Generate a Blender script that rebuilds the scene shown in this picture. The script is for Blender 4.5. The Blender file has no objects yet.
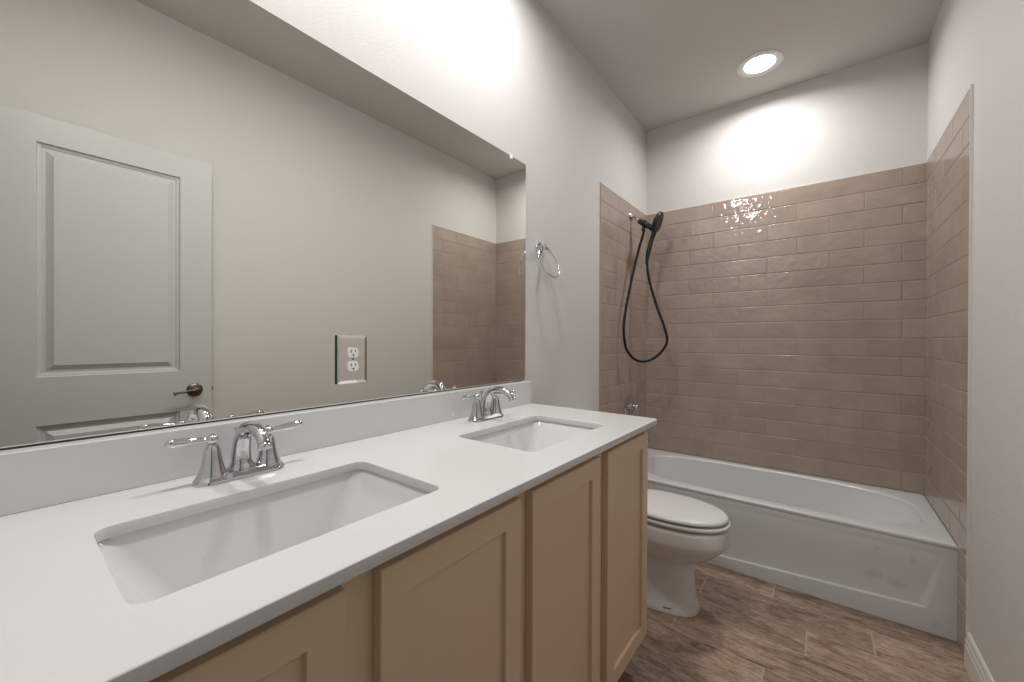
import bpy, bmesh, math, random
from mathutils import Vector, Matrix, noise

random.seed(7)
SC = bpy.context.scene
COL = SC.collection
PI = math.pi

# ------------------------------------------------------------------ camera
YAW, PITCH, ROLL = math.radians(37.80), math.radians(-0.194), math.radians(0.221)
F = Vector((-math.sin(YAW)*math.cos(PITCH), math.cos(YAW)*math.cos(PITCH), math.sin(PITCH)))
Rr = Vector((math.cos(YAW), math.sin(YAW), 0)); Uu = Rr.cross(F)
R2 = Rr*math.cos(ROLL) + Uu*math.sin(ROLL); U2 = Uu*math.cos(ROLL) - Rr*math.sin(ROLL)
cam = bpy.data.cameras.new('camera'); camo = bpy.data.objects.new('camera', cam); COL.objects.link(camo)
camo.matrix_world = Matrix(((R2.x, U2.x, -F.x, 1.080), (R2.y, U2.y, -F.y, 0), (R2.z, U2.z, -F.z, 1.2231), (0, 0, 0, 1)))
cam.sensor_width = 36; cam.lens = 36*399.7/1024; cam.clip_start = 0.02
SC.camera = camo

# ------------------------------------------------------------------ world and exposure
w = bpy.data.worlds.new('world'); SC.world = w; w.use_nodes = True
w.node_tree.nodes['Background'].inputs[0].default_value = (1.0, 0.98, 0.96, 1)
w.node_tree.nodes['Background'].inputs[1].default_value = 0.10     # dim even fill added for the unseen room beyond the doorway
SC.view_settings.view_transform = 'Standard'; SC.view_settings.look = 'None'
SC.view_settings.gamma = 1; SC.view_settings.use_curve_mapping = False
SC.view_settings.exposure = 0.12
VANITY_W = 10.0     # each recessed light over the vanity
TUB_W = 8.8         # recessed light over the tub
LIGHT_COL = (1.0, 0.978, 0.962)

# ------------------------------------------------------------------ measures (metres)
W, D, H, YF = 1.524, 3.0784, 2.8345, -0.11
ZT = 2.19            # top of the wall tile
YTL, YTR = 2.268, 2.247
ZS, XC, YC = 0.9355, 0.607, 1.487
YTUB, ZTUB = 2.39, 0.3934

# ------------------------------------------------------------------ materials
def new_mat(name):
    m = bpy.data.materials.new(name); m.use_nodes = True
    nt = m.node_tree; return m, nt, nt.nodes['Principled BSDF']
def N(nt, t, **kw):
    n = nt.nodes.new(t)
    for k, v in kw.items():
        if k in n.inputs: n.inputs[k].default_value = v
        else: setattr(n, k, v)
    return n
def plain(name, col, rough=0.5, metal=0.0, bump=None, spec=None, coat=0):
    m, nt, p = new_mat(name)
    p.inputs['Base Color'].default_value = (*col, 1); p.inputs['Roughness'].default_value = rough
    p.inputs['Metallic'].default_value = metal
    if spec is not None: p.inputs['Specular IOR Level'].default_value = spec
    if coat: p.inputs['Coat Weight'].default_value = coat; p.inputs['Coat Roughness'].default_value = 0.06
    tc = N(nt, 'ShaderNodeTexCoord')
    if bump:
        sc, dist = bump
        no = N(nt, 'ShaderNodeTexNoise', Scale=sc, Detail=3.0, Roughness=0.55)
        nt.links.new(tc.outputs['Object'], no.inputs['Vector'])
        b = N(nt, 'ShaderNodeBump', Strength=1.0, Distance=dist)
        nt.links.new(no.outputs['Fac'], b.inputs['Height']); nt.links.new(b.outputs['Normal'], p.inputs['Normal'])
    return m
def ramp(nt, stops):
    r = nt.nodes.new('ShaderNodeValToRGB'); e = r.color_ramp.elements
    while len(e) < len(stops): e.new(0.5)
    for i, (pos, c) in enumerate(stops): e[i].position = pos; e[i].color = (*c, 1)
    return r

M_WALL = plain('wall_paint', (0.64, 0.622, 0.605), 0.72, bump=(150, 0.0012), spec=0.3)
M_CEIL = plain('ceiling_paint', (0.60, 0.575, 0.55), 0.8, bump=(120, 0.001), spec=0.2)
M_TRIM = plain('trim_paint', (0.72, 0.71, 0.69), 0.35)
M_DOOR = plain('door_paint', (0.57, 0.575, 0.57), 0.38)
M_CAB = plain('cabinet_paint', (0.73, 0.56, 0.385), 0.42, bump=(60, 0.0001))
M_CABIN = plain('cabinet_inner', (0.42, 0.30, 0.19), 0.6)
M_PORC = plain('white_porcelain', (0.74, 0.735, 0.725), 0.12)
M_SINK = plain('sink_porcelain', (0.70, 0.705, 0.70), 0.14)
M_SEAT = plain('toilet_seat_plastic', (0.72, 0.712, 0.70), 0.22)
M_CHROME = plain('polished_chrome', (0.64, 0.64, 0.65), 0.05, 1.0)
M_NICKEL = plain('aged_pewter', (0.16, 0.14, 0.12), 0.3, 1.0)
M_BLACK = plain('matte_black', (0.011, 0.011, 0.012), 0.35)
M_RUBBER = plain('black_hose', (0.006, 0.006, 0.0065), 0.5, spec=0.3)
M_GROUT = plain('tile_grout', (0.35, 0.285, 0.24), 0.9)
M_FGROUT = plain('floor_grout', (0.45, 0.37, 0.29), 0.9)
M_DARK = plain('dark_slot', (0.03, 0.028, 0.026), 0.6)
M_WHITEP = plain('white_plastic', (0.82, 0.82, 0.80), 0.3)
M_CAULK = plain('white_caulk', (0.70, 0.68, 0.65), 0.6)
M_GREEN = plain('green_glass_edge', (0.012, 0.07, 0.035), 0.15)
M_MARK = plain('grey_print', (0.20, 0.20, 0.20), 0.5)

def mat_quartz():
    m, nt, p = new_mat('white_quartz')
    tc = N(nt, 'ShaderNodeTexCoord'); no = N(nt, 'ShaderNodeTexNoise', Scale=420.0, Detail=2.0)
    nt.links.new(tc.outputs['Object'], no.inputs['Vector'])
    r = ramp(nt, [(0.30, (0.66, 0.654, 0.650)), (0.55, (0.685, 0.679, 0.675))])
    nt.links.new(no.outputs['Fac'], r.inputs[0]); nt.links.new(r.outputs[0], p.inputs['Base Color'])
    p.inputs['Roughness'].default_value = 0.13
    return m
M_QUARTZ = mat_quartz()

def mat_tub():
    m, nt, p = new_mat('tub_enamel')
    tc = N(nt, 'ShaderNodeTexCoord')
    # a few grey scuffs left on the apron and a thin veil on the rest
    mixes = None
    base = N(nt, 'ShaderNodeRGB'); base.outputs[0].default_value = (0.66, 0.662, 0.655, 1)
    cur = base.outputs[0]
    for (x, z, rx, rz, k) in ((1.268, 0.180, 0.032, 0.026, .26), (1.340, 0.163, 0.040, 0.022, .24), (1.279, 0.303, 0.014, 0.012, .22),
                              (1.392, 0.290, 0.011, 0.028, .26), (1.46, 0.05, 0.02, 0.02, .15)):
        sub = N(nt, 'ShaderNodeVectorMath', operation='SUBTRACT'); sub.inputs[1].default_value = (x, YTUB, z)
        nt.links.new(tc.outputs['Object'], sub.inputs[0])
        mul = N(nt, 'ShaderNodeVectorMath', operation='MULTIPLY'); mul.inputs[1].default_value = (1/rx, 12, 1/rz)
        nt.links.new(sub.outputs[0], mul.inputs[0])
        ln = N(nt, 'ShaderNodeVectorMath', operation='LENGTH'); nt.links.new(mul.outputs[0], ln.inputs[0])
        no = N(nt, 'ShaderNodeTexNoise', Scale=45.0, Detail=3.0); nt.links.new(tc.outputs['Object'], no.inputs['Vector'])
        ad = N(nt, 'ShaderNodeMath', operation='MULTIPLY_ADD'); nt.links.new(no.outputs['Fac'], ad.inputs[0]); ad.inputs[1].default_value = 1.6
        nt.links.new(ln.outputs['Value'], ad.inputs[2])
        mr = N(nt, 'ShaderNodeMapRange'); mr.inputs[1].default_value = 1.1; mr.inputs[2].default_value = 1.9
        mr.inputs[3].default_value = k; mr.inputs[4].default_value = 0.0
        nt.links.new(ad.outputs[0], mr.inputs[0])
        mx = N(nt, 'ShaderNodeMix', data_type='RGBA'); nt.links.new(mr.outputs[0], mx.inputs[0])
        nt.links.new(cur, mx.inputs[6]); mx.inputs[7].default_value = (0.30, 0.28, 0.25, 1)
        cur = mx.outputs[2]
    nt.links.new(cur, p.inputs['Base Color']); p.inputs['Roughness'].default_value = 0.2
    return m
M_TUB = mat_tub()

def mat_tile(name, ripple):
    m, nt, p = new_mat(name)
    tc = N(nt, 'ShaderNodeTexCoord'); ge = N(nt, 'ShaderNodeNewGeometry')
    r = ramp(nt, [(0.0, (0.362, 0.293, 0.247)), (1.0, (0.402, 0.327, 0.277))])
    nt.links.new(ge.outputs['Random Per Island'], r.inputs[0])
    no0 = N(nt, 'ShaderNodeTexNoise', Scale=7.0, Detail=3.0); nt.links.new(tc.outputs['Object'], no0.inputs['Vector'])
    r2 = ramp(nt, [(0.3, (0.90, 0.90, 0.90)), (0.7, (1.06, 1.06, 1.06))]); nt.links.new(no0.outputs['Fac'], r2.inputs[0])
    mx = N(nt, 'ShaderNodeMix', data_type='RGBA', blend_type='MULTIPLY'); mx.inputs[0].default_value = 1
    nt.links.new(r.outputs[0], mx.inputs[6]); nt.links.new(r2.outputs[0], mx.inputs[7]); nt.links.new(mx.outputs[2], p.inputs['Base Color'])
    # hand-made ripple in the glaze, shifted per tile
    cb = N(nt, 'ShaderNodeCombineXYZ'); mm = N(nt, 'ShaderNodeMath', operation='MULTIPLY'); mm.inputs[1].default_value = 40
    nt.links.new(ge.outputs['Random Per Island'], mm.inputs[0]); nt.links.new(mm.outputs[0], cb.inputs[1])
    av = N(nt, 'ShaderNodeVectorMath', operation='ADD'); nt.links.new(tc.outputs['Object'], av.inputs[0]); nt.links.new(cb.outputs[0], av.inputs[1])
    n1 = N(nt, 'ShaderNodeTexNoise', Scale=26.0, Detail=1.5, Roughness=0.4); nt.links.new(av.outputs[0], n1.inputs['Vector'])
    b = N(nt, 'ShaderNodeBump', Strength=1.0, Distance=ripple)
    nt.links.new(n1.outputs['Fac'], b.inputs['Height']); nt.links.new(b.outputs['Normal'], p.inputs['Normal'])
    p.inputs['Roughness'].default_value = 0.07
    return m
M_TILE = mat_tile('glazed_taupe_tile', 0.0024)
M_TILE2 = mat_tile('glazed_taupe_side_tile', 0.0009)

def mat_plank():
    m, nt, p = new_mat('wood_look_floor_tile')
    tc = N(nt, 'ShaderNodeTexCoord'); ge = N(nt, 'ShaderNodeNewGeometry')
    mm = N(nt, 'ShaderNodeMath', operation='MULTIPLY'); mm.inputs[1].default_value = 63
    nt.links.new(ge.outputs['Random Per Island'], mm.inputs[0])
    cb = N(nt, 'ShaderNodeCombineXYZ'); nt.links.new(mm.outputs[0], cb.inputs[2]); nt.links.new(mm.outputs[0], cb.inputs[0])
    av = N(nt, 'ShaderNodeVectorMath', operation='ADD'); nt.links.new(tc.outputs['Object'], av.inputs[0]); nt.links.new(cb.outputs[0], av.inputs[1])
    mp = N(nt, 'ShaderNodeMapping'); mp.inputs['Scale'].default_value = (1.5, 5.0, 1.0); nt.links.new(av.outputs[0], mp.inputs[0])
    n1 = N(nt, 'ShaderNodeTexNoise', Scale=3.0, Detail=9.0, Roughness=0.70, Distortion=1.3); nt.links.new(mp.outputs[0], n1.inputs['Vector'])
    r = ramp(nt, [(0.33, (0.13, 0.083, 0.058)), (0.42, (0.29, 0.202, 0.150)), (0.53, (0.40, 0.290, 0.220)), (0.70, (0.52, 0.405, 0.325))])
    nt.links.new(n1.outputs['Fac'], r.inputs[0])
    mp2 = N(nt, 'ShaderNodeMapping'); mp2.inputs['Scale'].default_value = (9.0, 34.0, 1.0); nt.links.new(av.outputs[0], mp2.inputs[0])
    n2 = N(nt, 'ShaderNodeTexNoise', Scale=3.0, Detail=4.0, Roughness=0.7); nt.links.new(mp2.outputs[0], n2.inputs['Vector'])
    r2 = ramp(nt, [(0.36, (0.60, 0.56, 0.53)), (0.56, (1.08, 1.08, 1.08))]); nt.links.new(n2.outputs['Fac'], r2.inputs[0])
    mx = N(nt, 'ShaderNodeMix', data_type='RGBA', blend_type='MULTIPLY'); mx.inputs[0].default_value = 1
    nt.links.new(r.outputs[0], mx.inputs[6]); nt.links.new(r2.outputs[0], mx.inputs[7])
    r3 = ramp(nt, [(0.0, (0.80, 0.80, 0.80)), (1.0, (1.15, 1.14, 1.13))]); nt.links.new(ge.outputs['Random Per Island'], r3.inputs[0])
    mx2 = N(nt, 'ShaderNodeMix', data_type='RGBA', blend_type='MULTIPLY'); mx2.inputs[0].default_value = 1
    nt.links.new(mx.outputs[2], mx2.inputs[6]); nt.links.new(r3.outputs[0], mx2.inputs[7])
    nt.links.new(mx2.outputs[2], p.inputs['Base Color'])
    b = N(nt, 'ShaderNodeBump', Strength=0.5, Distance=0.001); nt.links.new(n2.outputs['Fac'], b.inputs['Height']); nt.links.new(b.outputs['Normal'], p.inputs['Normal'])
    p.inputs['Roughness'].default_value = 0.42
    return m
M_PLANK = mat_plank()

def mat_mirror():
    m, nt, p = new_mat('mirror_silver')
    p.inputs['Base Color'].default_value = (0.86, 0.86, 0.825, 1); p.inputs['Metallic'].default_value = 1; p.inputs['Roughness'].default_value = 0.0
    return m
M_MIRROR = mat_mirror()
def mat_emit(name, col, s):
    m, nt, p = new_mat(name)
    p.inputs['Base Color'].default_value = (0.8, 0.8, 0.8, 1)
    p.inputs['Emission Color'].default_value = (*col, 1); p.inputs['Emission Strength'].default_value = s
    return m
M_LENS = mat_emit('lit_lens', (1.0, 0.97, 0.93), 9.0)
M_BULB = mat_emit('lit_bulb', (1.0, 0.95, 0.88), 12.0)

# ------------------------------------------------------------------ mesh helpers
def obj(name, bm, mats, parent=None, smooth=None, loc=None):
    me = bpy.data.meshes.new(name)
    bmesh.ops.recalc_face_normals(bm, faces=bm.faces)
    bm.to_mesh(me); bm.free()
    for m in (mats if isinstance(mats, (list, tuple)) else [mats]): me.materials.append(m)
    o = bpy.data.objects.new(name, me); COL.objects.link(o)
    if smooth is not None:
        for p in me.polygons: p.use_smooth = True
        if smooth < 180: me.set_sharp_from_angle(angle=math.radians(smooth))
    if parent is not None: o.parent = parent
    if loc is not None: o.location = loc
    return o
def tag(o, label, cat, group=None):
    o['label'] = label; o['category'] = cat
    if group: o['group'] = group
    return o
def thing(name, label, cat, loc=(0, 0, 0), group=None):
    o = bpy.data.objects.new(name, None); COL.objects.link(o); o.location = loc; o.empty_display_size = 0.05
    return tag(o, label, cat, group)
def struct(o): o['kind'] = 'structure'; return o
def B(): return bmesh.new()
def box(bm, lo, hi, bev=0.0, seg=2, mi=0):
    c = [(a+b)/2 for a, b in zip(lo, hi)]; s = [b-a for a, b in zip(lo, hi)]
    r = bmesh.ops.create_cube(bm, size=1, matrix=Matrix.Translation(c) @ Matrix.Diagonal((*s, 1)))
    vs = r['verts']
    fs = list({f for v in vs for f in v.link_faces})
    for f in fs: f.material_index = mi
    if bev:
        es = list({e for v in vs for e in v.link_edges})
        r = bmesh.ops.bevel(bm, geom=es, offset=bev, segments=seg, affect='EDGES', profile=0.5)
        for f in r['faces']: f.material_index = mi
    return bm
def rings(bm, rs, cap0=True, cap1=True, closed=True, mi=0):
    """loft equal-length point rings"""
    vv = [[bm.verts.new(p) for p in r] for r in rs]
    n = len(vv[0])
    for a, b in zip(vv, vv[1:]):
        for i in range(n if closed else n-1):
            j = (i+1) % n
            f = bm.faces.new((a[i], a[j], b[j], b[i])); f.material_index = mi
    if cap0: bm.faces.new(list(reversed(vv[0]))).material_index = mi
    if cap1: bm.faces.new(vv[-1]).material_index = mi
    return vv
def lathe(bm, prof, mat=Matrix(), seg=28, mi=0):
    """prof: (radius, height) along local z"""
    rs = []
    for r, h in prof:
        r = max(r, 1e-5)
        rs.append([mat @ Vector((r*math.cos(2*PI*i/seg), r*math.sin(2*PI*i/seg), h)) for i in range(seg)])
    rings(bm, rs, mi=mi); return bm
def axis(p, d):
    """matrix with local z along d at p"""
    d = Vector(d).normalized(); q = Vector((0, 0, 1)).rotation_difference(d)
    return Matrix.Translation(p) @ q.to_matrix().to_4x4()
def spline(pts, n=8):
    """Catmull-Rom through points (tuples of any length)"""
    P = [tuple(pts[0])] + [tuple(p) for p in pts] + [tuple(pts[-1])]; out = []
    for i in range(1, len(P)-2):
        for k in range(n):
            t = k/n; a, b, c, d = P[i-1:i+3]
            out.append(tuple(0.5*(2*b[j]+(c[j]-a[j])*t+(2*a[j]-5*b[j]+4*c[j]-d[j])*t*t+(3*b[j]-a[j]-3*c[j]+d[j])*t**3) for j in range(len(b))))
    out.append(tuple(pts[-1])); return out
def tube(bm, pts, rad, seg=14, sx=1.0, up=(0, 1, 0), caps=True, mi=0):
    """sweep a circle (or ellipse, sx wide along 'up') along pts; rad number or list"""
    P = [Vector(p[:3]) for p in pts]; n = len(P); rs = []; side = Vector(up)
    for i in range(n):
        t = (P[min(i+1, n-1)] - P[max(i-1, 0)]).normalized()
        side = (side - t*side.dot(t))
        if side.length < 1e-6: side = t.orthogonal()
        side.normalize(); o2 = t.cross(side)
        r = rad[i] if isinstance(rad, (list, tuple)) else rad
        rs.append([P[i] + side*(r*sx*math.cos(2*PI*k/seg)) + o2*(r*math.sin(2*PI*k/seg)) for k in range(seg)])
    rings(bm, rs, caps, caps, mi=mi); return bm
def torus(bm, c, R, r, mat3, a0=0, a1=2*PI, nseg=64, seg=12):
    full = abs(a1-a0-2*PI) < 1e-6; rs = []
    for i in range(nseg + (0 if full else 1)):
        a = a0+(a1-a0)*i/nseg
        ring = []
        for k in range(seg):
            b = 2*PI*k/seg; q = R+r*math.cos(b)
            ring.append(Vector(c) + mat3 @ Vector((q*math.cos(a), q*math.sin(a), r*math.sin(b))))
        rs.append(ring)
    if full: rs.append(rs[0])
    rings(bm, rs, not full, not full)
    if full: bmesh.ops.remove_doubles(bm, verts=bm.verts, dist=1e-6)
    return bm
def rrect(x0, x1, y0, y1, r, n=8):
    out = []
    for cx, cy, a in ((x1-r, y1-r, 0), (x0+r, y1-r, 90), (x0+r, y0+r, 180), (x1-r, y0+r, 270)):
        for k in range(n+1):
            t = math.radians(a+90*k/n); out.append((cx+r*math.cos(t), cy+r*math.sin(t)))
    return out

# ------------------------------------------------------------------ room shell
def shell(name, lo, hi, m, bev=0): return struct(obj(name, box(B(), lo, hi, bev), m))
wall_left = shell('wall_left', (-0.12, YF-0.12, -0.05), (0, D+0.12, H), M_WALL)
wall_back = shell('wall_back', (0, D, -0.05), (W, D+0.12, H), M_WALL)
wall_right = shell('wall_right', (W, YF-0.12, -0.05), (W+0.12, D+0.12, H), M_WALL)
ceiling = shell('ceiling', (-0.12, YF-0.12, H), (W+0.12, D+0.12, H+0.1), M_CEIL)
DX0, DX1, DZ = 0.735, 1.49, 2.16          # doorway behind the camera
bm = B()
box(bm, (0, YF-0.12, -0.05), (DX0, YF, H)); box(bm, (DX0, YF-0.12, DZ), (DX1, YF, H)); box(bm, (DX1, YF-0.12, -0.05), (W, YF, H))
wall_front = struct(obj('wall_front', bm, M_WALL))

# floor: staggered wood-look planks running across the room
def build_floor():
    bm = B(); PW, PL, g = 0.1670, 0.6345, 0.0022
    y_ref = 2.26; off = {0: 1.25, -1: 0.90, 1: 1.035, 2: 1.21, 3: 0.915, 4: 1.12, 5: 1.3}
    k = -6
    while True:
        y1 = y_ref - PW*k; y0 = y1-PW
        if y1 < -1.3: break
        o = off.get(k, (0.37*k*k + 0.21*k) % PL)
        x = (o % PL) - PL
        a, b = max(y0, -1.3)+g, min(y1, D+0.06)-g
        if b-a > 0.01:
            while x < W+0.06:
                c, d = max(x, -0.06)+g, min(x+PL, W+0.06)-g
                if d-c > 0.01:
                    e = 0.0012
                    lo = [bm.verts.new((px, py, -0.002)) for px, py in ((c, a), (d, a), (d, b), (c, b))]
                    hi = [bm.verts.new((px, py, 0.0)) for px, py in ((c+e, a+e), (d-e, a+e), (d-e, b-e), (c+e, b-e))]
                    for i in range(4):
                        bm.faces.new((lo[i], lo[(i+1) % 4], hi[(i+1) % 4], hi[i]))
                    bm.faces.new(hi)
                x += PL
        k += 1
    box(bm, (-0.06, -1.3, -0.05), (W+0.06, D+0.06, -0.0012), mi=1)
    return struct(obj('floor', bm, [M_PLANK, M_FGROUT]))
build_floor()

# glazed tile: every tile a pillowed slab in one panel mesh per wall
def tile_panel(wall, name, org, ud, nd, length, z0, z1, joints_even, joints_odd, mt=M_TILE, wob=1.0):
    """org: point on the wall at the u=0 side; ud: horizontal direction; nd: into the room"""
    bm = B(); g = 0.0016; pitch = 0.1053; TH = 0.0062
    org, ud, nd = Vector(org), Vector(ud), Vector(nd)
    def P(u, z, h): return org + ud*u + nd*h + Vector((0, 0, z))
    row = 0; top = z1
    while top > z0+0.004:
        bot = max(top-pitch, z0)
        js = [j for j in (joints_even if row % 2 == 0 else joints_odd) if 0.012 < j < length-0.012]
        us = [0.0]+sorted(js)+[length]
        for a, b in zip(us, us[1:]):
            a2, b2, c2, d2 = a+g, b-g, bot+g, top-g
            tu, tz = wob*random.uniform(-.003, .003), wob*random.uniform(-.007, .007)
            uu = [0, .003, .008, .3, .5, .7]; L = b2-a2; Hh = d2-c2
            def seq(L):
                e = min(0.0022, L*.2); return [0, e*.35, e, e*2.2, L*.5, L-e*2.2, L-e, L-e*.35, L]
            su, sv = seq(L), seq(Hh); hp = [0, .72, 1, 1.02, 1.02, 1.02, 1, .72, 0]
            grid = [[None]*len(sv) for _ in su]
            for i, u in enumerate(su):
                for j, v in enumerate(sv):
                    k = min(hp[i], hp[j])
                    h = 0.0038 + (TH-0.0038)*k + k*((u-L/2)*tu + (v-Hh/2)*tz)
                    grid[i][j] = bm.verts.new(P(a2+u, c2+v, h))
            for i in range(len(su)-1):
                for j in range(len(sv)-1):
                    bm.faces.new((grid[i][j], grid[i+1][j], grid[i+1][j+1], grid[i][j+1])).material_index = 0
        top = bot; row += 1
    # grout bed
    c = [P(u, z, h) for h in (0.0, 0.0050) for u, z in ((0, z0), (length, z0), (length, z1), (0, z1))]
    v = [bm.verts.new(p) for p in c]
    for f in ((0, 1, 2, 3), (7, 6, 5, 4), (0, 4, 5, 1), (1, 5, 6, 2), (2, 6, 7, 3), (3, 7, 4, 0)):
        bm.faces.new([v[i] for i in f]).material_index = 1
    o = obj(name, bm, [mt, M_GROUT], wall, smooth=50)
    # pale caulk along the top edge
    bm = B(); a, b = P(0, z1, 0), P(length, z1+0.004, 0.0055)
    box(bm, [min(x, y) for x, y in zip(a, b)], [max(x, y) for x, y in zip(a, b)])
    obj('caulk_line', bm, M_CAULK, wall)
    return o
TL = 0.318
tile_panel(wall_back, 'tile_panel', (0, D, 0), (1, 0, 0), (0, -1, 0), W, ZTUB+0.004, ZT-0.004,
           [1.43-TL*k for k in range(6)], [1.271-TL*k for k in range(6)])
je = [0.16+TL*k for k in range(5)]; jo = [TL*k for k in range(1, 6)]
# side walls run in two pieces: above the tub, and the leg in front of it down to the floor
def side_tiles(wall, x, nd, y0):
    tile_panel(wall, 'tile_panel', (x, y0, 0), (0, 1, 0), nd, D-0.0066-y0, ZTUB+0.004, ZT-0.004, [0.27, 0.588], [0.11, 0.43, 0.748], M_TILE2, 0.35)
    tile_panel(wall, 'tile_leg', (x, y0, 0), (0, 1, 0), nd, YTUB-y0-0.004, 0.002, ZTUB+0.003, [], [], M_TILE2, 0.35)
side_tiles(wall_left, 0, (1, 0, 0), YTL)
side_tiles(wall_right, W, (-1, 0, 0), YTR)
# metal edge strips where the tile stops
for wl, x0, x1, y in ((wall_left, 0, 0.0066, YTL), (wall_right, W-0.0085, W, YTR)):
    obj('edge_strip', box(B(), (x0, y-0.0035, 0.001), (x1, y-0.0002, ZT)), M_CAULK if wl is wall_right else M_GROUT, wl)

# baseboards with a stepped profile
def baseboard(name, x, s, y0, y1):
    prof = [(0, 0), (0.013, 0), (0.013, 0.076), (0.0105, 0.085), (0.0105, 0.097), (0.0075, 0.106), (0.0075, 0.118), (0.004, 0.128), (0, 0.130)]
    bm = B(); rings(bm, [[(x+s*a, y, b+0.0005) for a, b in prof] for y in (y0, y1)])
    return struct(obj(name, bm, M_TRIM))
baseboard('baseboard_right', W-0.0003, -1, 0.0, YTR-0.005)
baseboard('baseboard_left', 0.0003, 1, YC+0.002, YTL-0.005)

# ------------------------------------------------------------------ door, open flat against the right wall (seen in the mirror)
def build_door():
    x0, x1 = 1.4625, 1.4975                # face towards the room, face towards the wall
    y0, y1, z0, z1 = -0.045, 0.692, 0.012, 2.134
    bm = B()
    pans = [(0.098, 0.562, 1.060, 2.026), (0.098, 0.562, 0.22, 0.860)]
    def panel_ring(p, ins, dx):
        a, b, c, d = p; return [(x0+dx, a+ins, c+ins), (x0+dx, b-ins, c+ins), (x0+dx, b-ins, d-ins), (x0+dx, a+ins, d-ins)]
    # stiles and rails around the two panels
    ys = [y0, 0.098, 0.562, y1]; zs = [z0, 0.22, 0.860, 1.060, 2.026, z1]
    for i in range(3):
        for j in range(5):
            if i == 1 and j in (1, 3): continue
            f = [bm.verts.new((x0, yy, zz)) for yy, zz in ((ys[i], zs[j]), (ys[i+1], zs[j]), (ys[i+1], zs[j+1]), (ys[i], zs[j+1]))]
            bm.faces.new(f)
    for p in pans:
        seq = [(0, 0), (0.004, 0.009), (0.012, 0.011), (0.017, 0.0155), (0.026, 0.0155), (0.046, 0.004), (0.048, 0.002)]
        rings(bm, [panel_ring(p, a, b) for a, b in seq], False, True)
    # back and edges
    c = [(x0, y0, z0), (x0, y1, z0), (x0, y1, z1), (x0, y0, z1), (x1, y0, z0), (x1, y1, z0), (x1, y1, z1), (x1, y0, z1)]
    v = [bm.verts.new(p) for p in c]
    for f in ((7, 6, 5, 4), (0, 4, 5, 1), (1, 5, 6, 2), (2, 6, 7, 3), (3, 7, 4, 0)): bm.faces.new([v[i] for i in f])
    bmesh.ops.remove_doubles(bm, verts=bm.verts, dist=1e-5)
    d = struct(obj('door_1', bm, M_DOOR))
    hy, hz = 0.620, 0.961
    hb = B()
    lathe(hb, [(0.034, 0), (0.034, 0.004), (0.031, 0.008), (0.020, 0.011), (0.013, 0.014), (0.012, 0.038), (0.015, 0.042), (0.015, 0.052), (0.010, 0.056), (0, 0.057)], axis((x0+0.0005, hy, hz), (-1, 0, 0)))
    path = spline([(x0-0.048, hy, hz), (x0-0.050, hy-0.025, hz+0.001), (x0-0.050, hy-0.055, hz-0.003), (x0-0.049, hy-0.080, hz-0.006), (x0-0.046, hy-0.093, hz-0.010)], 6)
    n = len(path); rr = [0.0085-0.0025*math.sin(PI*i/n)+(0.0035*max(0, (i/n-.75)*4)) + 0.0010*math.sin(i*1.6)*(i/n > .4) for i in range(n)]
    tube(hb, path, rr, 12, up=(0, 0, 1))
    h = obj('door_handle', hb, M_NICKEL, d, smooth=60); h['label'] = 'aged pewter lever handle'
    lb = box(B(), (x0+0.006, y1, hz-0.028), (x1-0.006, y1+0.0015, hz+0.028)); box(lb, (x0+0.011, y1, hz-0.009), (x0+0.022, y1+0.010, hz+0.009), 0.002)
    obj('latch_plate', lb, M_NICKEL, d)
    for z in (0.25, 1.07, 1.9):
        hg = B(); lathe(hg, [(0.006, -0.045), (0.006, 0.045)], Matrix.Translation((x1+0.004, y0-0.006, z)), 12)
        obj('hinge', hg, M_NICKEL, d)
    # casing round the doorway
    cb = B()
    box(cb, (DX0-0.06, YF, 0.0), (DX0, YF+0.016, DZ+0.06), 0.004); box(cb, (DX0, YF, DZ), (W-0.001, YF+0.016, DZ+0.06), 0.004)
    struct(obj('trim_1', cb, M_TRIM))
build_door()

# ------------------------------------------------------------------ vanity
def curve_slab(name, loops, z0, z1, bev, m, parent=None):
    cu = bpy.data.curves.new(name, 'CURVE'); cu.dimensions = '2D'; cu.fill_mode = 'BOTH'
    for lp in loops:
        s = cu.splines.new('POLY'); s.points.add(len(lp)-1); s.use_cyclic_u = True
        for q, (x, y) in zip(s.points, lp): q.co = (x, y, 0, 1)
    cu.extrude = (z1-z0)/2-bev; cu.bevel_depth = bev; cu.bevel_resolution = 2; cu.offset = -bev
    t = bpy.data.objects.new('tmp', cu); COL.objects.link(t)
    bpy.context.view_layer.update()
    me = bpy.data.meshes.new_from_object(t.evaluated_get(bpy.context.evaluated_depsgraph_get()))
    bpy.data.objects.remove(t); bpy.data.curves.remove(cu)
    me.materials.clear(); me.materials.append(m); me.name = name
    me.transform(Matrix.Translation((0, 0, (z0+z1)/2)))
    for p in me.polygons: p.use_smooth = True
    me.set_sharp_from_angle(angle=math.radians(30))
    o = bpy.data.objects.new(name, me); COL.objects.link(o)
    if parent: o.parent = parent
    return o
SINKS = [(0.218, 0.500, 0.087, 0.531), (0.218, 0.500, 0.838, 1.270)]
outer = rrect(0.0005, XC, YF+0.0005, YC, 0.003, 3)
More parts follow.
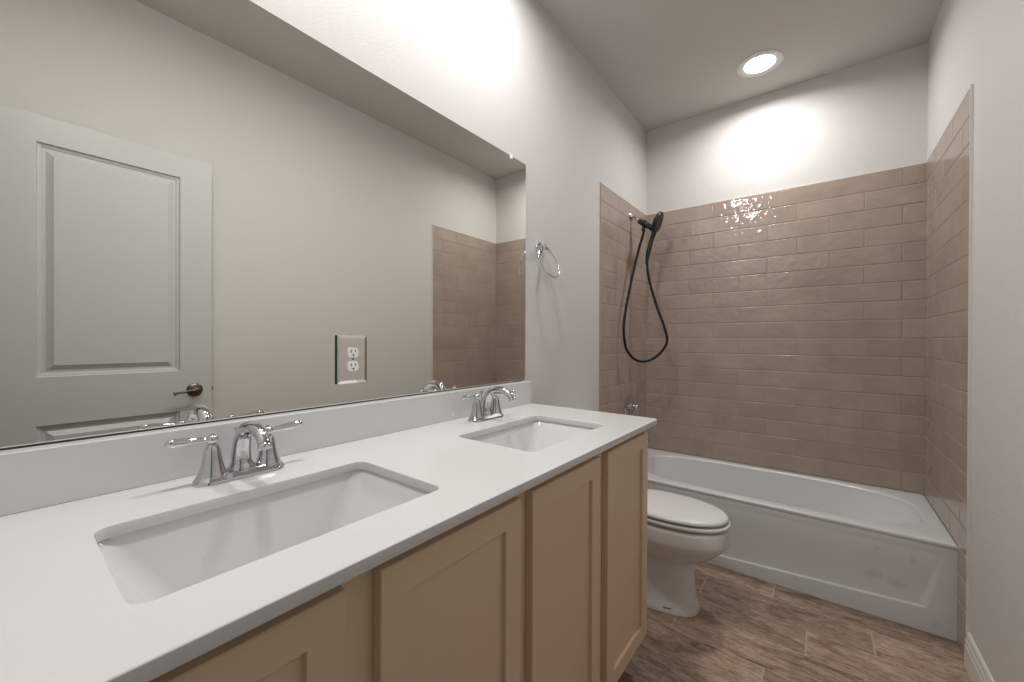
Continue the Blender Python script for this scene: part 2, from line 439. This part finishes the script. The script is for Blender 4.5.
# rounded free corner at the far right front
outer = [(0.0005, YF+0.0005), (XC, YF+0.0005)] + [(XC-0.018+0.018*math.cos(t), YC-0.018+0.018*math.sin(t)) for t in [k*PI/16 for k in range(9)]] + [(0.0005, YC)]
holes = [list(reversed(rrect(*s, 0.022, 8))) for s in SINKS]
ZB = ZS-0.020
top = curve_slab('countertop', [outer]+holes, ZB, ZS, 0.0025, M_QUARTZ)
tag(top, 'long white quartz countertop with two rectangular sink cutouts on tan vanity', 'countertop')
bs = obj('backsplash', box(B(), (0.0005, YF+0.001, ZS+0.0002), (0.040, YC, 1.0355), 0.0015), M_QUARTZ, top)

def basin(s, name, label):
    x0, x1, y0, y1 = s; bm = B(); e = 0.006
    def ring(ix0, ix1, iy, r, z): return [(x, y, z) for x, y in rrect(x0-e+ix0, x1+e-ix1, y0-e+iy, y1+e-iy, r, 8)]
    rs = [ring(-0.012, -0.012, -0.012, 0.034, ZB-0.0008), ring(0, 0, 0, 0.026, ZB-0.0008), ring(0.001, 0.001, 0.002, 0.027, ZB-0.004)]
    n = 9
    for k in range(1, n+1):
        t = k/n; z = ZB-0.004-0.108*t
        rs.append(ring(0.002+0.020*t, 0.002+0.018*t, 0.004+0.062*t, 0.028+0.012*t, z))
    for k in range(1, 7):
        a = k/6*PI/2; d = 0.030*(1-math.cos(a)) ; dz = 0.026*math.sin(a)
        rs.append(ring(0.022+0.030*(1-math.cos(a)), 0.020+0.030*(1-math.cos(a)), 0.066+0.030*(1-math.cos(a)), 0.040, ZB-0.112-dz))
    rs.append(ring(0.10, 0.10, 0.15, 0.03, ZB-0.142))
    rings(bm, rs, False, True)
    # outer skin
    ro = [ring(-0.012, -0.012, -0.012, 0.034, ZB-0.0008), ring(-0.012, -0.012, -0.012, 0.034, ZB-0.014), ring(0.0, 0.0, 0.03, 0.04, ZB-0.125), ring(0.05, 0.05, 0.09, 0.04, ZB-0.158)]
    rings(bm, ro, False, True)
    bmesh.ops.remove_doubles(bm, verts=bm.verts, dist=1e-6)
    o = obj(name, bm, M_SINK, smooth=40); tag(o, label, 'sink', 'undermount sinks in the vanity top')
    dm = axis(((x0+x1)/2, (y0+y1)/2, ZB-0.1425), (0, 0, 1))
    d = obj('drain', lathe(B(), [(0.022, 0.0), (0.022, 0.003), (0.019, 0.004), (0.016, 0.002), (0.015, 0.003), (0.010, 0.006), (0, 0.007)], dm, 24), M_CHROME, o, smooth=40)
    d['label'] = 'chrome drain'
    return o
basin(SINKS[0], 'undermount_sink', 'white rectangular undermount sink nearest the camera, set in the countertop')
basin(SINKS[1], 'undermount_sink', 'white rectangular undermount sink at the far end of the countertop, next to toilet')

vy0, vy1, FX = YF+0.002, 1.474, 0.555
van = thing('vanity_cabinet', 'long tan painted vanity cabinet with four recessed panel doors under white countertop', 'cabinet', (0.28, 0.68, 0))
def vp(name, bm, m=M_CAB, par=van):
    o = obj(name, bm, m, par); o.matrix_parent_inverse = Matrix.Translation(-Vector((0.28, 0.68, 0))) if par is van else Matrix(); return o
DOORS = [(-0.055, 0.288), (0.342, 0.685), (0.728, 1.071), (1.123, 1.467)]
DZ0, DZ1 = 0.145, 0.886
bm = B()
fz0, fz1 = 0.112, ZB-0.001
box(bm, (FX-0.02, vy0, fz1-0.055), (FX, vy1, fz1)); box(bm, (FX-0.02, vy0, fz0), (FX, vy1, fz0+0.055))
for a, b in ((vy0, -0.03), (0.263, 0.367), (0.660, 0.753), (1.046, 1.148), (1.445, vy1)): box(bm, (FX-0.02, a, fz0+0.055), (FX, b, fz1-0.055))
vp('face_frame', bm)
bm = B()
box(bm, (0.004, vy1-0.018, 0.112), (FX-0.0205, vy1, fz1)); vp('end_panel', bm)
bm = B()
box(bm, (0.004, vy0, 0.112), (FX-0.0205, vy0+0.018, fz1)); box(bm, (0.004, vy0+0.018, 0.112), (FX-0.0205, vy1-0.018, 0.130)); box(bm, (0.004, vy0+0.018, 0.130), (0.012, vy1-0.018, 0.70))
vp('carcass', bm, M_CABIN)
bm = B(); box(bm, (0.44, vy0, 0.001), (0.462, vy1, 0.1115)); box(bm, (0.05, vy1-0.018, 0.001), (0.4395, vy1, 0.1115)); vp('toe_kick', bm, M_CABIN)
for a, b in DOORS:
    bm = B(); xb, xf = FX+0.0008, 0.576; st = 0.052; rec = 0.0095
    fr = [(a, DZ0), (b, DZ0), (b, DZ1), (a, DZ1)]
    def rg(ins, x): return [(x, a+ins, DZ0+ins), (x, b-ins, DZ0+ins), (x, b-ins, DZ1-ins), (x, a+ins, DZ1-ins)]
    rings(bm, [rg(0, xb), rg(0, xf-0.0018), rg(0.0018, xf), rg(st-0.0008, xf), rg(st, xf-0.0008), rg(st+0.001, xf-rec)], True, True)
    vp('door', bm)

# ------------------------------------------------------------------ faucets
def faucet(y, label, swing=0.0):
    x = 0.114; z = ZS+0.0004
    f = thing('centerset_faucet', label, 'faucet', (x, y, z), 'chrome two-handle faucets on the countertop')
    # base plate: long rounded block with a stepped edge
    def st(hx, hy, zz): return [(px, py, zz) for px, py in rrect(-hx, hx, -hy, hy, hx*0.98, 10)]
    bm = B(); rings(bm, [st(0.0295, 0.083, 0), st(0.0295, 0.083, 0.003), st(0.0275, 0.0815, 0.007), st(0.026, 0.0800, 0.008), st(0.0235, 0.0775, 0.014), st(0.020, 0.074, 0.0165)])
    obj('base_plate', bm, M_CHROME, f, smooth=35)
    for s in (-1, 1):
        bm = B(); m = Matrix.Translation((0, s*0.0508, 0.012))
        lathe(bm, [(0.0250, 0), (0.0250, 0.004), (0.0232, 0.008), (0.0215, 0.012), (0.0215, 0.014), (0.0198, 0.018), (0.0180, 0.026), (0.0160, 0.037), (0.0140, 0.049), (0.0122, 0.057), (0.0100, 0.061), (0.0080, 0.064), (0, 0.064)], m, 28)
        h = obj('handle', bm, M_CHROME, f, smooth=40)
        bm = B(); c = Vector((0, s*0.0508, 0.0845))
        lathe(bm, [(0.007, -0.014), (0.0068, -0.009)]+[(0.0105*math.cos(t), 0.0105*math.sin(t)) for t in [-1.0+k*0.18 for k in range(14)]]+[(0.003, 0.0112), (0, 0.0125)], Matrix.Translation(c), 24)
        tilt = 0.07
        L = 0.068
        sw = swing if s > 0 else 0.0      # how far this lever is turned towards the basin
        pts = [(c.x+math.sin(sw)*(0.006+L*t), c.y+s*math.cos(sw)*(0.006+L*t), c.z+tilt*L*t) for t in [k/20 for k in range(21)]]
        rr = []
        for k in range(21):
            t = k/20
            r = 0.0058 if t < .10 else 0.0058+0.0032*math.sin(min(1, (t-.10)/.55)*PI/2)
            if t > .82: r *= math.sqrt(max(0.02, 1-((t-.82)/.185)**2))
            rr.append(r)
        tube(bm, pts, rr, 16, sx=1.0, up=(1, 0, 0))
        obj('lever', bm, M_CHROME, h, smooth=50)
    # high-arc spout
    prof = spline([(0.0, 0.018, .0205), (-0.002, 0.038, .0185), (0.002, 0.064, .0168), (0.014, 0.089, .0152), (0.038, 0.1045, .0140), (0.070, 0.1085, .0128), (0.097, 0.102, .0118), (0.112, 0.091, .0112), (0.1175, 0.084, .0113)], 6)
    bm = B(); tube(bm, [(a, 0, b) for a, b, r in prof], [r for a, b, r in prof], 20, up=(0, 1, 0))
    lathe(bm, [(0.0245, 0.012), (0.0245, 0.020), (0.0215, 0.024), (0.0205, 0.028)], Matrix(), 28)
    sp = obj('spout', bm, M_CHROME, f, smooth=40)
    bm = B(); lathe(bm, [(0.0112, 0), (0.0122, 0.002), (0.0122, 0.009), (0.0105, 0.010), (0.009, 0.008), (0, 0.008)], axis((0.1177, 0, 0.0845), (0.45, 0, -1)), 20)
    obj('aerator', bm, M_CHROME, sp, smooth=40)
    bm = B(); lathe(bm, [(0.003, 0.02), (0.003, 0.085), (0.0055, 0.088), (0.0065, 0.093), (0.0055, 0.098), (0, 0.099)], Matrix.Translation((-0.024, 0, 0)), 14)
    obj('lift_rod', bm, M_CHROME, f, smooth=40)
faucet(0.316, 'chrome two-handle arc faucet behind the sink nearest the camera')
faucet(1.094, 'chrome two-handle arc faucet behind the far sink, near mirror end', math.radians(42))

# ------------------------------------------------------------------ mirror, outlet
MZ0, MZ1, MY1 = 1.0395, 2.0245, 1.485
mir = thing('wall_mirror', 'wide frameless wall mirror resting on the white backsplash', 'mirror', (0, 0.69, MZ0))
def under(o, root): o.matrix_parent_inverse = Matrix.Translation(-root.location); return o
bm = box(B(), (0.0004, YF+0.002, MZ0), (0.0045, MY1, MZ1))
for f in bm.faces: f.material_index = 0 if f.normal.x > .9 else 1
M_MEDGE = plain('mirror_edge', (0.20, 0.21, 0.195), 0.2, 0.3)
under(obj('mirror_glass', bm, [M_MIRROR, M_MEDGE], mir), mir)
under(obj('gap_shade_strip', box(B(), (0.0004, YF+0.002, 1.0358), (0.0048, MY1-0.02, 1.0393)), M_DARK, mir), mir)['label'] = 'thin dark strip as gap shade under the glass'  # dark strip stands in for the shaded gap between glass and backsplash
for y in (1.375, 0.30):
    bm = B(); box(bm, (0.0046, y-0.007, MZ1-0.013), (0.0078, y+0.007, MZ1+0.004), 0.0012); box(bm, (0.0003, y-0.007, MZ1+0.0005), (0.0072, y+0.007, MZ1+0.007), 0.0012)
    c = under(obj('mirror_clip', bm, M_WHITEP, mir), mir); c['label'] = 'small clear white plastic clip'

oy, oz = 0.6285, 1.165
out = thing('electrical_outlet', 'white duplex outlet in a square-edged mirrored plate beside the near faucet', 'outlet', (0.005, oy, oz))
bm = B(); hy, hz = 0.046, 0.069
def pr(i, x): return [(x, -hy+i, -hz+i), (x, hy-i, -hz+i), (x, hy-i, hz-i), (x, -hy+i, hz-i)]
rings(bm, [pr(0, 0.0), pr(0, 0.0060)], True, False, mi=1)
vv = rings(bm, [pr(0, 0.0060), pr(0.0085, 0.0078)], False, False, mi=0); bm.faces.new(vv[-1]).material_index = 0
obj('cover_plate', bm, [M_MIRROR, M_GREEN], out)['label'] = 'mirrored plate with bevelled rim and green glass edge'
for s in (1, -1):
    cz = s*0.0195; R = 0.0172; pts = []
    for k in range(40):
        a = 2*PI*k/40; pts.append((max(-0.0165, min(0.0165, R*1.05*math.cos(a))), max(-0.0140, min(0.0140, R*math.sin(a)))))
    bm = B(); rings(bm, [[(x, a*q, cz+b*q) for a, b in pts] for x, q in ((0.0075, 1), (0.0102, 1), (0.0106, .96))])
    r = obj('receptacle', bm, M_WHITEP, out); r['label'] = 'white receptacle face'
    bm = B(); box(bm, (0.0104, -0.0075, cz-0.001), (0.0108, -0.0050, cz+0.0075)); box(bm, (0.0104, 0.0050, cz+0.0005), (0.0108, 0.0075, cz+0.0075))
    lathe(bm, [(0.0028, 0), (0.0028, 0.0004)], axis((0.0104, 0, cz-0.0075), (1, 0, 0)), 12)
    obj('slots', bm, M_DARK, r)
obj('screw', lathe(B(), [(0.003, 0), (0.003, 0.0008), (0, 0.0016)], axis((0.0079, 0, 0), (1, 0, 0)), 14), M_NICKEL, out)

# ------------------------------------------------------------------ towel ring
tr = thing('towel_ring', 'chrome towel ring on the left wall between mirror and tile', 'towel ring', (0, 1.600, 1.664))
bm = B(); lathe(bm, [(0.029, 0.0003), (0.029, 0.005), (0.026, 0.010), (0.018, 0.014), (0.0125, 0.020), (0.0115, 0.026), (0.0145, 0.031), (0.0150, 0.038), (0.0125, 0.044), (0.007, 0.047), (0, 0.048)], axis((0, 0, 0), (1, 0, 0)), 28)
obj('mounting_post', bm, M_CHROME, tr, smooth=40)
n_ = Vector((math.cos(0.352), 0, math.sin(0.352)))
u_ = Vector((0, 1, 0)); w_ = n_.cross(u_)
m3 = Matrix((u_, w_, n_)).transposed()
obj('ring', torus(B(), Vector((0.058, 0, -0.0715)), 0.079, 0.0054, m3), M_CHROME, tr, smooth=180)

# ------------------------------------------------------------------ bathtub
def build_tub():
    t = thing('bathtub', 'white alcove bathtub with panelled apron between tiled walls', 'bathtub', (0.76, 2.73, 0))
    X0, X1, Y0, Y1 = 0.0015, 1.5215, YTUB, D-0.002
    cx, cy = 0.77, 2.735
    ang = sorted(set([2*PI*k/160 for k in range(160)] + [math.atan2(y-cy, x-cx) % (2*PI) for x in (X0, X1) for y in (Y0, Y1)]))
    def rect(ins, z):
        out = []
        for a in ang:
            c, s = math.cos(a), math.sin(a); k = 1e9
            if c > 1e-9: k = min(k, (X1-ins-cx)/c)
            if c < -1e-9: k = min(k, (X0+ins-cx)/c)
            if s > 1e-9: k = min(k, (Y1-ins-cy)/s)
            if s < -1e-9: k = min(k, (Y0+ins-cy)/s)
            out.append((cx+c*k, cy+s*k, z))
        return out
    def sup(xl, xr, yf, yb, z, n=3.2):
        out = []
        for a in ang:
            c, s = math.cos(a), math.sin(a)
            A = (xr if c > 0 else xl); Bb = (yb if s > 0 else yf)
            k = (abs(c/A)**n+abs(s/Bb)**n)**(-1/n); out.append((cx+c*k, cy+s*k, z))
        return out
    bm = B(); R = 0.008; rs = [rect(0.010, 0.30), rect(0.010, ZTUB-0.022), rect(0.002, ZTUB-0.019), rect(0, ZTUB-0.016), rect(0, ZTUB-R)]
    for k in range(1, 6):
        a = k/5*PI/2; rs.append(rect(R*(1-math.cos(a)), ZTUB-R+R*math.sin(a)))
    XL, XR, YFr, YBk = 0.665, 0.690, 0.278, 0.292
    rs.append(sup(XL+.012, XR+.012, YFr+.012, YBk+.010, ZTUB))
    for k in range(1, 6):
        a = k/5*PI/2; q = 0.014
        rs.append(sup(XL+.012-q*math.sin(a), XR+.012-q*math.sin(a), YFr+.012-q*math.sin(a), YBk+.010-q*math.sin(a), ZTUB-q*(1-math.cos(a))))
    for k in range(1, 13):
        u = k/12; z = ZTUB-0.014-0.255*u; 
        rs.append(sup(XL-0.002-0.055*u, XR-0.002-0.20*u**1.15, YFr-0.002-0.045*u, YBk-0.004-0.045*u, z, 3.2-0.4*u))
    for k in range(1, 7):
        a = k/6*PI/2; q = 0.06
        rs.append(sup(XL-0.057-q*(1-math.cos(a)), XR-0.202-q*1.4*(1-math.cos(a)), YFr-0.047-q*(1-math.cos(a)), YBk-0.049-q*(1-math.cos(a)), ZTUB-0.269-0.05*math.sin(a), 2.8))
    rs.append(sup(0.2, 0.2, 0.08, 0.08, ZTUB-0.322, 2.4))
    rings(bm, rs, False, True)
    under(obj('basin', bm, M_TUB, t, smooth=50), t)
    # apron with a shallow recessed panel whose lower ledge catches the light
    bm = B(); nx, nz = 220, 150; zt = ZTUB-0.0175
    def depth(x, z):
        def sst(e0, e1, v):
            q = max(0, min(1, (v-e0)/(e1-e0))); return q*q*(3-2*q)
        xr = 1.424+0.030*max(0, (z-0.10))/0.12; xl = 0.10-0.030*max(0, (z-0.10))/0.12
        zl0 = max(0.055, 0.102-0.055*(1.42-x))
        ins = sst(zl0-0.002, zl0+0.0025, z)*sst(xr+.008, xr-.014, x)*sst(xl-.004, xl+.004, x) if True else 0
        fade = 1-sst(0.13, 0.33, z)
        return 0.012*ins*(fade*.85+.15*(1-sst(.33, .36, z)))
    vs = [[None]*(nz+1) for _ in range(nx+1)]
    zl = [0.0015 + (zt-0.0015)*k/nz for k in range(nz+1)]
    for i in range(nx+1):
        x = X0+(X1-X0)*i/nx
        for j in range(nz+1): vs[i][j] = bm.verts.new((x, Y0+0.004+depth(x, zl[j]), zl[j]))
    for i in range(nx):
        for j in range(nz): bm.faces.new((vs[i][j], vs[i+1][j], vs[i+1][j+1], vs[i][j+1]))
    # returns along both ends
    for i in (0, nx):
        x = X0 if i == 0 else X1
        b = [bm.verts.new((x, Y0+0.05, z)) for z in zl]
        for j in range(nz): bm.faces.new((vs[i][j], b[j], b[j+1], vs[i][j+1]))
    under(obj('apron', bm, M_TUB, t, smooth=35), t)
    o = obj('drain', lathe(B(), [(0.03, 0), (0.03, 0.003), (0.02, 0.004), (0.018, 0.009), (0, 0.011)], Matrix.Translation((0.30, 2.735, ZTUB-0.3212)), 24), M_CHROME, t, smooth=40); under(o, t)
    o['label'] = 'chrome drain'
build_tub()

# ------------------------------------------------------------------ toilet
def build_toilet():
    yc = 1.937
    t = thing('toilet', 'white elongated toilet with closed lid between vanity and bathtub', 'toilet', (0.4, yc, 0))
    n = 72
    def egg(xc, a_f, a_b, b, z, pw=2.15):
        out = []
        for k in range(n):
            th = 2*PI*k/n; c, s = math.cos(th), math.sin(th); a = a_f if c > 0 else a_b
            r = (abs(c)**pw/a**pw+abs(s)**pw/b**pw)**(-1/pw); out.append((xc+r*c-0.4, r*s, z))
        return out
    xc = 0.50
    bm = B()
    rs = [egg(0.40, 0.250, 0.24, 0.116, 0.0015, 2.5), egg(0.40, 0.251, 0.24, 0.117, 0.012, 2.5), egg(0.40, 0.245, 0.24, 0.111, 0.026, 2.4), egg(0.398, 0.240, 0.235, 0.104, 0.06, 2.4),
          egg(0.395, 0.236, 0.23, 0.099, 0.12, 2.3), egg(0.392, 0.236, 0.23, 0.097, 0.18, 2.3), egg(0.39, 0.238, 0.23, 0.097, 0.212, 2.3), egg(0.39, 0.240, 0.23, 0.098, 0.222, 2.3),
          egg(0.40, 0.243, 0.24, 0.104, 0.230, 2.2), egg(0.43, 0.249, 0.25, 0.119, 0.247, 2.2), egg(0.46, 0.255, 0.26, 0.137, 0.275, 2.2), egg(0.482, 0.261, 0.25, 0.151, 0.302, 2.2),
          egg(0.495, 0.266, 0.235, 0.160, 0.324, 2.2), egg(0.500, 0.268, 0.23, 0.1635, 0.338, 2.2), egg(0.500, 0.2685, 0.23, 0.164, 0.345, 2.2), egg(0.500, 0.268, 0.23, 0.164, 0.385, 2.2), egg(0.500, 0.265, 0.228, 0.161, 0.398, 2.2), egg(0.500, 0.258, 0.222, 0.154, 0.4035, 2.2),
          egg(0.500, 0.19, 0.17, 0.10, 0.404, 2.2), egg(0.500, 0.16, 0.15, 0.085, 0.33, 2.2), egg(0.47, 0.08, 0.08, 0.05, 0.24, 2)]
    rings(bm, rs, True, True)
    # shelf joining the bowl to the tank
    box(bm, (0.02-0.4, -0.10, 0.20), (0.30-0.4, 0.10, 0.395), 0.03, 4)
    obj('bowl', bm, M_PORC, t, smooth=45)
    # ring seat
    bm = B()
    def so(d, z): return egg(xc, 0.272-d, 0.215-d, 0.167-d, z)
    def si(d, z): return egg(xc, 0.19+d, 0.14+d, 0.105+d, z)
    rs = [so(0.008, 0.4125), so(0.001, 0.415), so(0, 0.419), so(0.001, 0.4245), so(0.006, 0.4275), si(0.006, 0.4275), si(0, 0.422), si(0, 0.415), si(0.006, 0.4125)]
    rings(bm, rs+[rs[0]], False, False); bmesh.ops.remove_doubles(bm, verts=bm.verts, dist=1e-6)
    obj('seat', bm, M_SEAT, t, smooth=40)
    bm = B()
    def lo(d, z): return egg(xc, 0.264-d, 0.225-d, 0.163-d, z)
    rs = [lo(0.012, 0.4360), lo(0.004, 0.4362), lo(0.0005, 0.4385), lo(0, 0.443), lo(0.002, 0.448), lo(0.007, 0.4525), lo(0.018, 0.4555), lo(0.045, 0.458), lo(0.09, 0.4605), lo(0.14, 0.4615)]
    rings(bm, rs, True, True)
    obj('lid', bm, M_SEAT, t, smooth=60)
    for s in (-1, 1):
        bm = B(); lathe(bm, [(0.011, -0.03), (0.012, -0.028), (0.012, 0.028), (0.011, 0.03)], axis((0.262-0.4, s*0.075, 0.426), (0, 1, 0)), 16)
        obj('seat_hinge', bm, M_SEAT, t, smooth=40)
    bm = B(); box(bm, (0.015-0.4, -0.205, 0.396), (0.205-0.4, 0.205, 0.735), 0.022, 4); obj('tank', bm, M_PORC, t, smooth=40)
    bm = B(); box(bm, (0.010-0.4, -0.213, 0.7355), (0.213-0.4, 0.213, 0.768), 0.010, 3); obj('tank_lid', bm, M_PORC, t, smooth=40)
    bm = B(); lathe(bm, [(0.013, 0), (0.013, 0.006), (0.007, 0.010), (0.007, 0.018)], axis((0.205-0.4, -0.15, 0.68), (1, 0, 0)), 16)
    tube(bm, [(0.222-0.4, -0.155, 0.68), (0.226-0.4, -0.12, 0.677), (0.226-0.4, -0.085, 0.672)], [0.006, 0.007, 0.006], 10, up=(0, 0, 1))
    obj('flush_lever', bm, M_CHROME, t, smooth=40)['label'] = 'chrome flush lever'
    # small grey printed maker's mark low on the camera side of the pedestal
    bm = B()
    for r in (0, 1):
        vs = []
        for k in range(9):
            x = 0.522+0.032*k/8-0.4; q = (x+0.4-0.40)/0.2475
            vs.append((x, -0.113*(1-abs(q)**2.45)**(1/2.45)-0.0008, 0.0225+(0.006 if r else 0)-0.0))
        if r == 0: a = [bm.verts.new(v) for v in vs]
        else: b = [bm.verts.new((v[0], v[1]+0.0045, v[2])) for v in vs]
    for k in range(8): bm.faces.new((a[k], a[k+1], b[k+1], b[k]))
    obj('maker_mark', bm, M_MARK, t)['label'] = 'tiny grey printed mark'
    return t
toilet = build_toilet()

# ------------------------------------------------------------------ handheld shower
def build_shower():
    y = 2.751
    s = thing('handheld_shower', 'black handheld shower with looping hose on chrome arm, left tiled wall', 'shower', (0.0066, y, 2.096))
    def O(name, bm, m, par=s, sm=40):
        bmesh.ops.translate(bm, verts=bm.verts, vec=-Vector((0.0066, y, 2.096))); return obj(name, bm, m, par, smooth=sm)
    bm = B(); lathe(bm, [(0.030, 0.0002), (0.030, 0.003), (0.024, 0.009), (0.014, 0.013), (0.0095, 0.014)], axis((0.0066, y, 2.096), (1, 0, 0)), 28)
    O('flange', bm, M_CHROME)['label'] = 'chrome wall flange'
    bm = B(); tube(bm, spline([(0.013, y, 2.096), (0.03, y, 2.090), (0.055, y, 2.068), (0.075, y, 2.050)], 5), 0.0085, 14)
    O('shower_arm', bm, M_CHROME)['label'] = 'chrome shower arm'
    # bracket: nut, diverter body and cradle
    d = Vector((0.095, 0, -0.070)).normalized(); p0 = Vector((0.066, y, 2.058))
    bm = B(); lathe(bm, [(0.0125, 0), (0.0190, 0.003), (0.0190, 0.018), (0.0165, 0.021), (0.0190, 0.026), (0.0225, 0.034), (0.0230, 0.062), (0.0215, 0.072), (0.0175, 0.076), (0.0175, 0.098), (0.0205, 0.101), (0.0205, 0.118), (0.016, 0.121), (0, 0.121)], axis(p0, d), 24)
    hp = p0+d*0.045
    lathe(bm, [(0.010, 0), (0.010, 0.030), (0.0125, 0.032), (0.0125, 0.050), (0.008, 0.053)], axis(hp, (-0.15, 0, -1)), 18)
    O('bracket', bm, M_BLACK)
    # handset: head disc facing the tub, neck and tapering handle
    hd = Vector((0.94, 0.08, -0.35)).normalized()
    hc = Vector((0.187, y, 2.028)); back = axis(hc, hd)
    bm = B(); lathe(bm, [(0, -0.018), (0.024, -0.017), (0.050, -0.010), (0.066, 0.000), (0.071, 0.008), (0.071, 0.015), (0.068, 0.019), (0.060, 0.0205), (0, 0.0205)], back, 40)
    dn = Vector((-0.30, 0, -0.954))
    path = spline([tuple(hc-hd*0.004+dn*0.03)+(0.020,), (0.168, y, 1.955, 0.0165), (0.154, y, 1.915, 0.0145), (0.142, y, 1.87, 0.0150), (0.131, y, 1.825, 0.0155), (0.125, y, 1.79, 0.0130), (0.1235, y, 1.775, 0.0110)], 6)
    tube(bm, path, [p[3] for p in path], 18)
    head = O('hand_shower', bm, M_BLACK)
    bm = B()
    lathe(bm, [(0.0545, 0), (0.0545, 0.0012), (0, 0.0012)], axis(hc+hd*0.0206, hd), 36)
    b3 = axis(hc+hd*0.0216, hd)
    for rr_, nn in ((0.012, 6), (0.024, 12), (0.036, 18), (0.047, 24)):
        for k in range(nn):
            a = 2*PI*k/nn; lathe(bm, [(0.002, 0), (0.0014, 0.002), (0, 0.002)], b3 @ Matrix.Translation((rr_*math.cos(a), rr_*math.sin(a), 0)), 6)
    O('spray_face', bm, plain('dark_spray_plate', (0.016, 0.012, 0.011), 0.35), head)
    # hose: from the bracket down, round the loop, back up to the handle
    hose = [(0.103, y, 1.985), (0.097, y-0.010, 1.95), (0.077, y-0.055, 1.815), (0.058, y-0.135, 1.590), (0.047, y-0.200, 1.387), (0.046, y-0.215, 1.270), (0.062, y-0.200, 1.158),
            (0.103, y-0.14, 1.090), (0.162, y-0.075, 1.086), (0.222, y-0.025, 1.136), (0.259, y, 1.213), (0.243, y, 1.308), (0.184, y, 1.476), (0.136, y, 1.648), (0.1215, y, 1.776)]
    bm = B(); hp_ = spline(hose, 16); tube(bm, hp_, [0.0086+0.0004*math.sin(i*2.1) for i in range(len(hp_))], 12)
    O('hose', bm, M_RUBBER, sm=60)
    bm = B(); lathe(bm, [(0.0105, 0), (0.0115, 0.004), (0.0115, 0.026), (0.008, 0.034)], axis((0.124, y, 1.784), (-0.08, 0, -1)), 16)
    O('hose_nut', bm, M_BLACK)
build_shower()

vl = thing('shower_valve', 'round chrome shower valve with lever low on the left tiled wall', 'valve', (0.0066, 2.735, 0.755))
bm = B(); lathe(bm, [(0.085, 0.0002), (0.085, 0.003), (0.078, 0.008), (0.05, 0.013), (0.030, 0.016), (0.026, 0.020), (0.026, 0.032), (0.022, 0.035)], axis((0, 0, 0), (1, 0, 0)), 40)
obj('escutcheon', bm, M_CHROME, vl, smooth=40)
bm = B(); lathe(bm, [(0.021, 0.0355), (0.023, 0.040), (0.023, 0.058), (0.018, 0.066), (0, 0.068)], axis((0, 0, 0), (1, 0, 0)), 24)
tube(bm, spline([(0.05, 0.0, -0.005), (0.056, 0.0, -0.030), (0.062, 0.0, -0.065), (0.066, 0.0, -0.085)], 6), [0.010]*6+[0.009]*6+[0.0075]*7, 12)
obj('lever', bm, M_CHROME, vl, smooth=40)
sp = thing('tub_spout', 'chrome bathtub spout below the shower valve, hidden behind the vanity', 'spout', (0.0066, 2.735, 0.545))
bm = B(); pth = spline([(0.001, 0, 0, .027), (0.05, 0, 0, .027), (0.10, 0, -0.002, .025), (0.125, 0, -0.012, .022), (0.135, 0, -0.035, .018)], 6)
tube(bm, pth, [p[3] for p in pth], 20); obj('spout_body', bm, M_CHROME, sp, smooth=50)
bm = B(); lathe(bm, [(0.005, 0.018), (0.005, 0.036), (0.009, 0.038), (0.009, 0.045), (0, 0.047)], Matrix.Translation((0.112, 0, 0)), 14); obj('diverter_knob', bm, M_CHROME, sp, smooth=40)

# ------------------------------------------------------------------ lights
def lamp(name, kind, loc, energy, size, rot=None, spread=None):
    l = bpy.data.lights.new(name, kind); l.energy = energy; l.color = LIGHT_COL
    o = bpy.data.objects.new(name, l); COL.objects.link(o); o.location = loc
    if kind == 'AREA': l.shape = 'DISK'; l.size = size; l.spread = spread or PI
    else: l.shadow_soft_size = size
    return o
def downlight(x, y, label, watts, beam):
    dl = thing('recessed_ceiling_light', label, 'ceiling light', (x, y, H), 'recessed lights in the ceiling')
    bm = B(); lathe(bm, [(0.078, -0.003), (0.082, -0.0065), (0.100, -0.0095), (0.115, -0.0060), (0.119, -0.0004), (0.078, -0.0004)], Matrix(), 56)
    obj('trim_ring', bm, M_TRIM, dl, smooth=40)
    obj('lens', lathe(B(), [(0.0775, -0.0006), (0.0775, -0.0040), (0.070, -0.0052), (0, -0.0058)], Matrix(), 48), M_LENS, dl, smooth=60)['label'] = 'bright lit lens'
    l = lamp('recessed_lamp', 'AREA', (0, 0, -0.0115), watts, 0.15, spread=math.radians(beam)); l.parent = dl
downlight(0.785, 2.722, 'round lit recessed ceiling light with white trim above the bathtub', TUB_W, 165)
downlight(0.35, 1.12, 'round lit recessed ceiling light above the far sink', VANITY_W, 175)
downlight(0.35, 0.30, 'round lit recessed ceiling light above the sink nearest the camera', VANITY_W, 175)
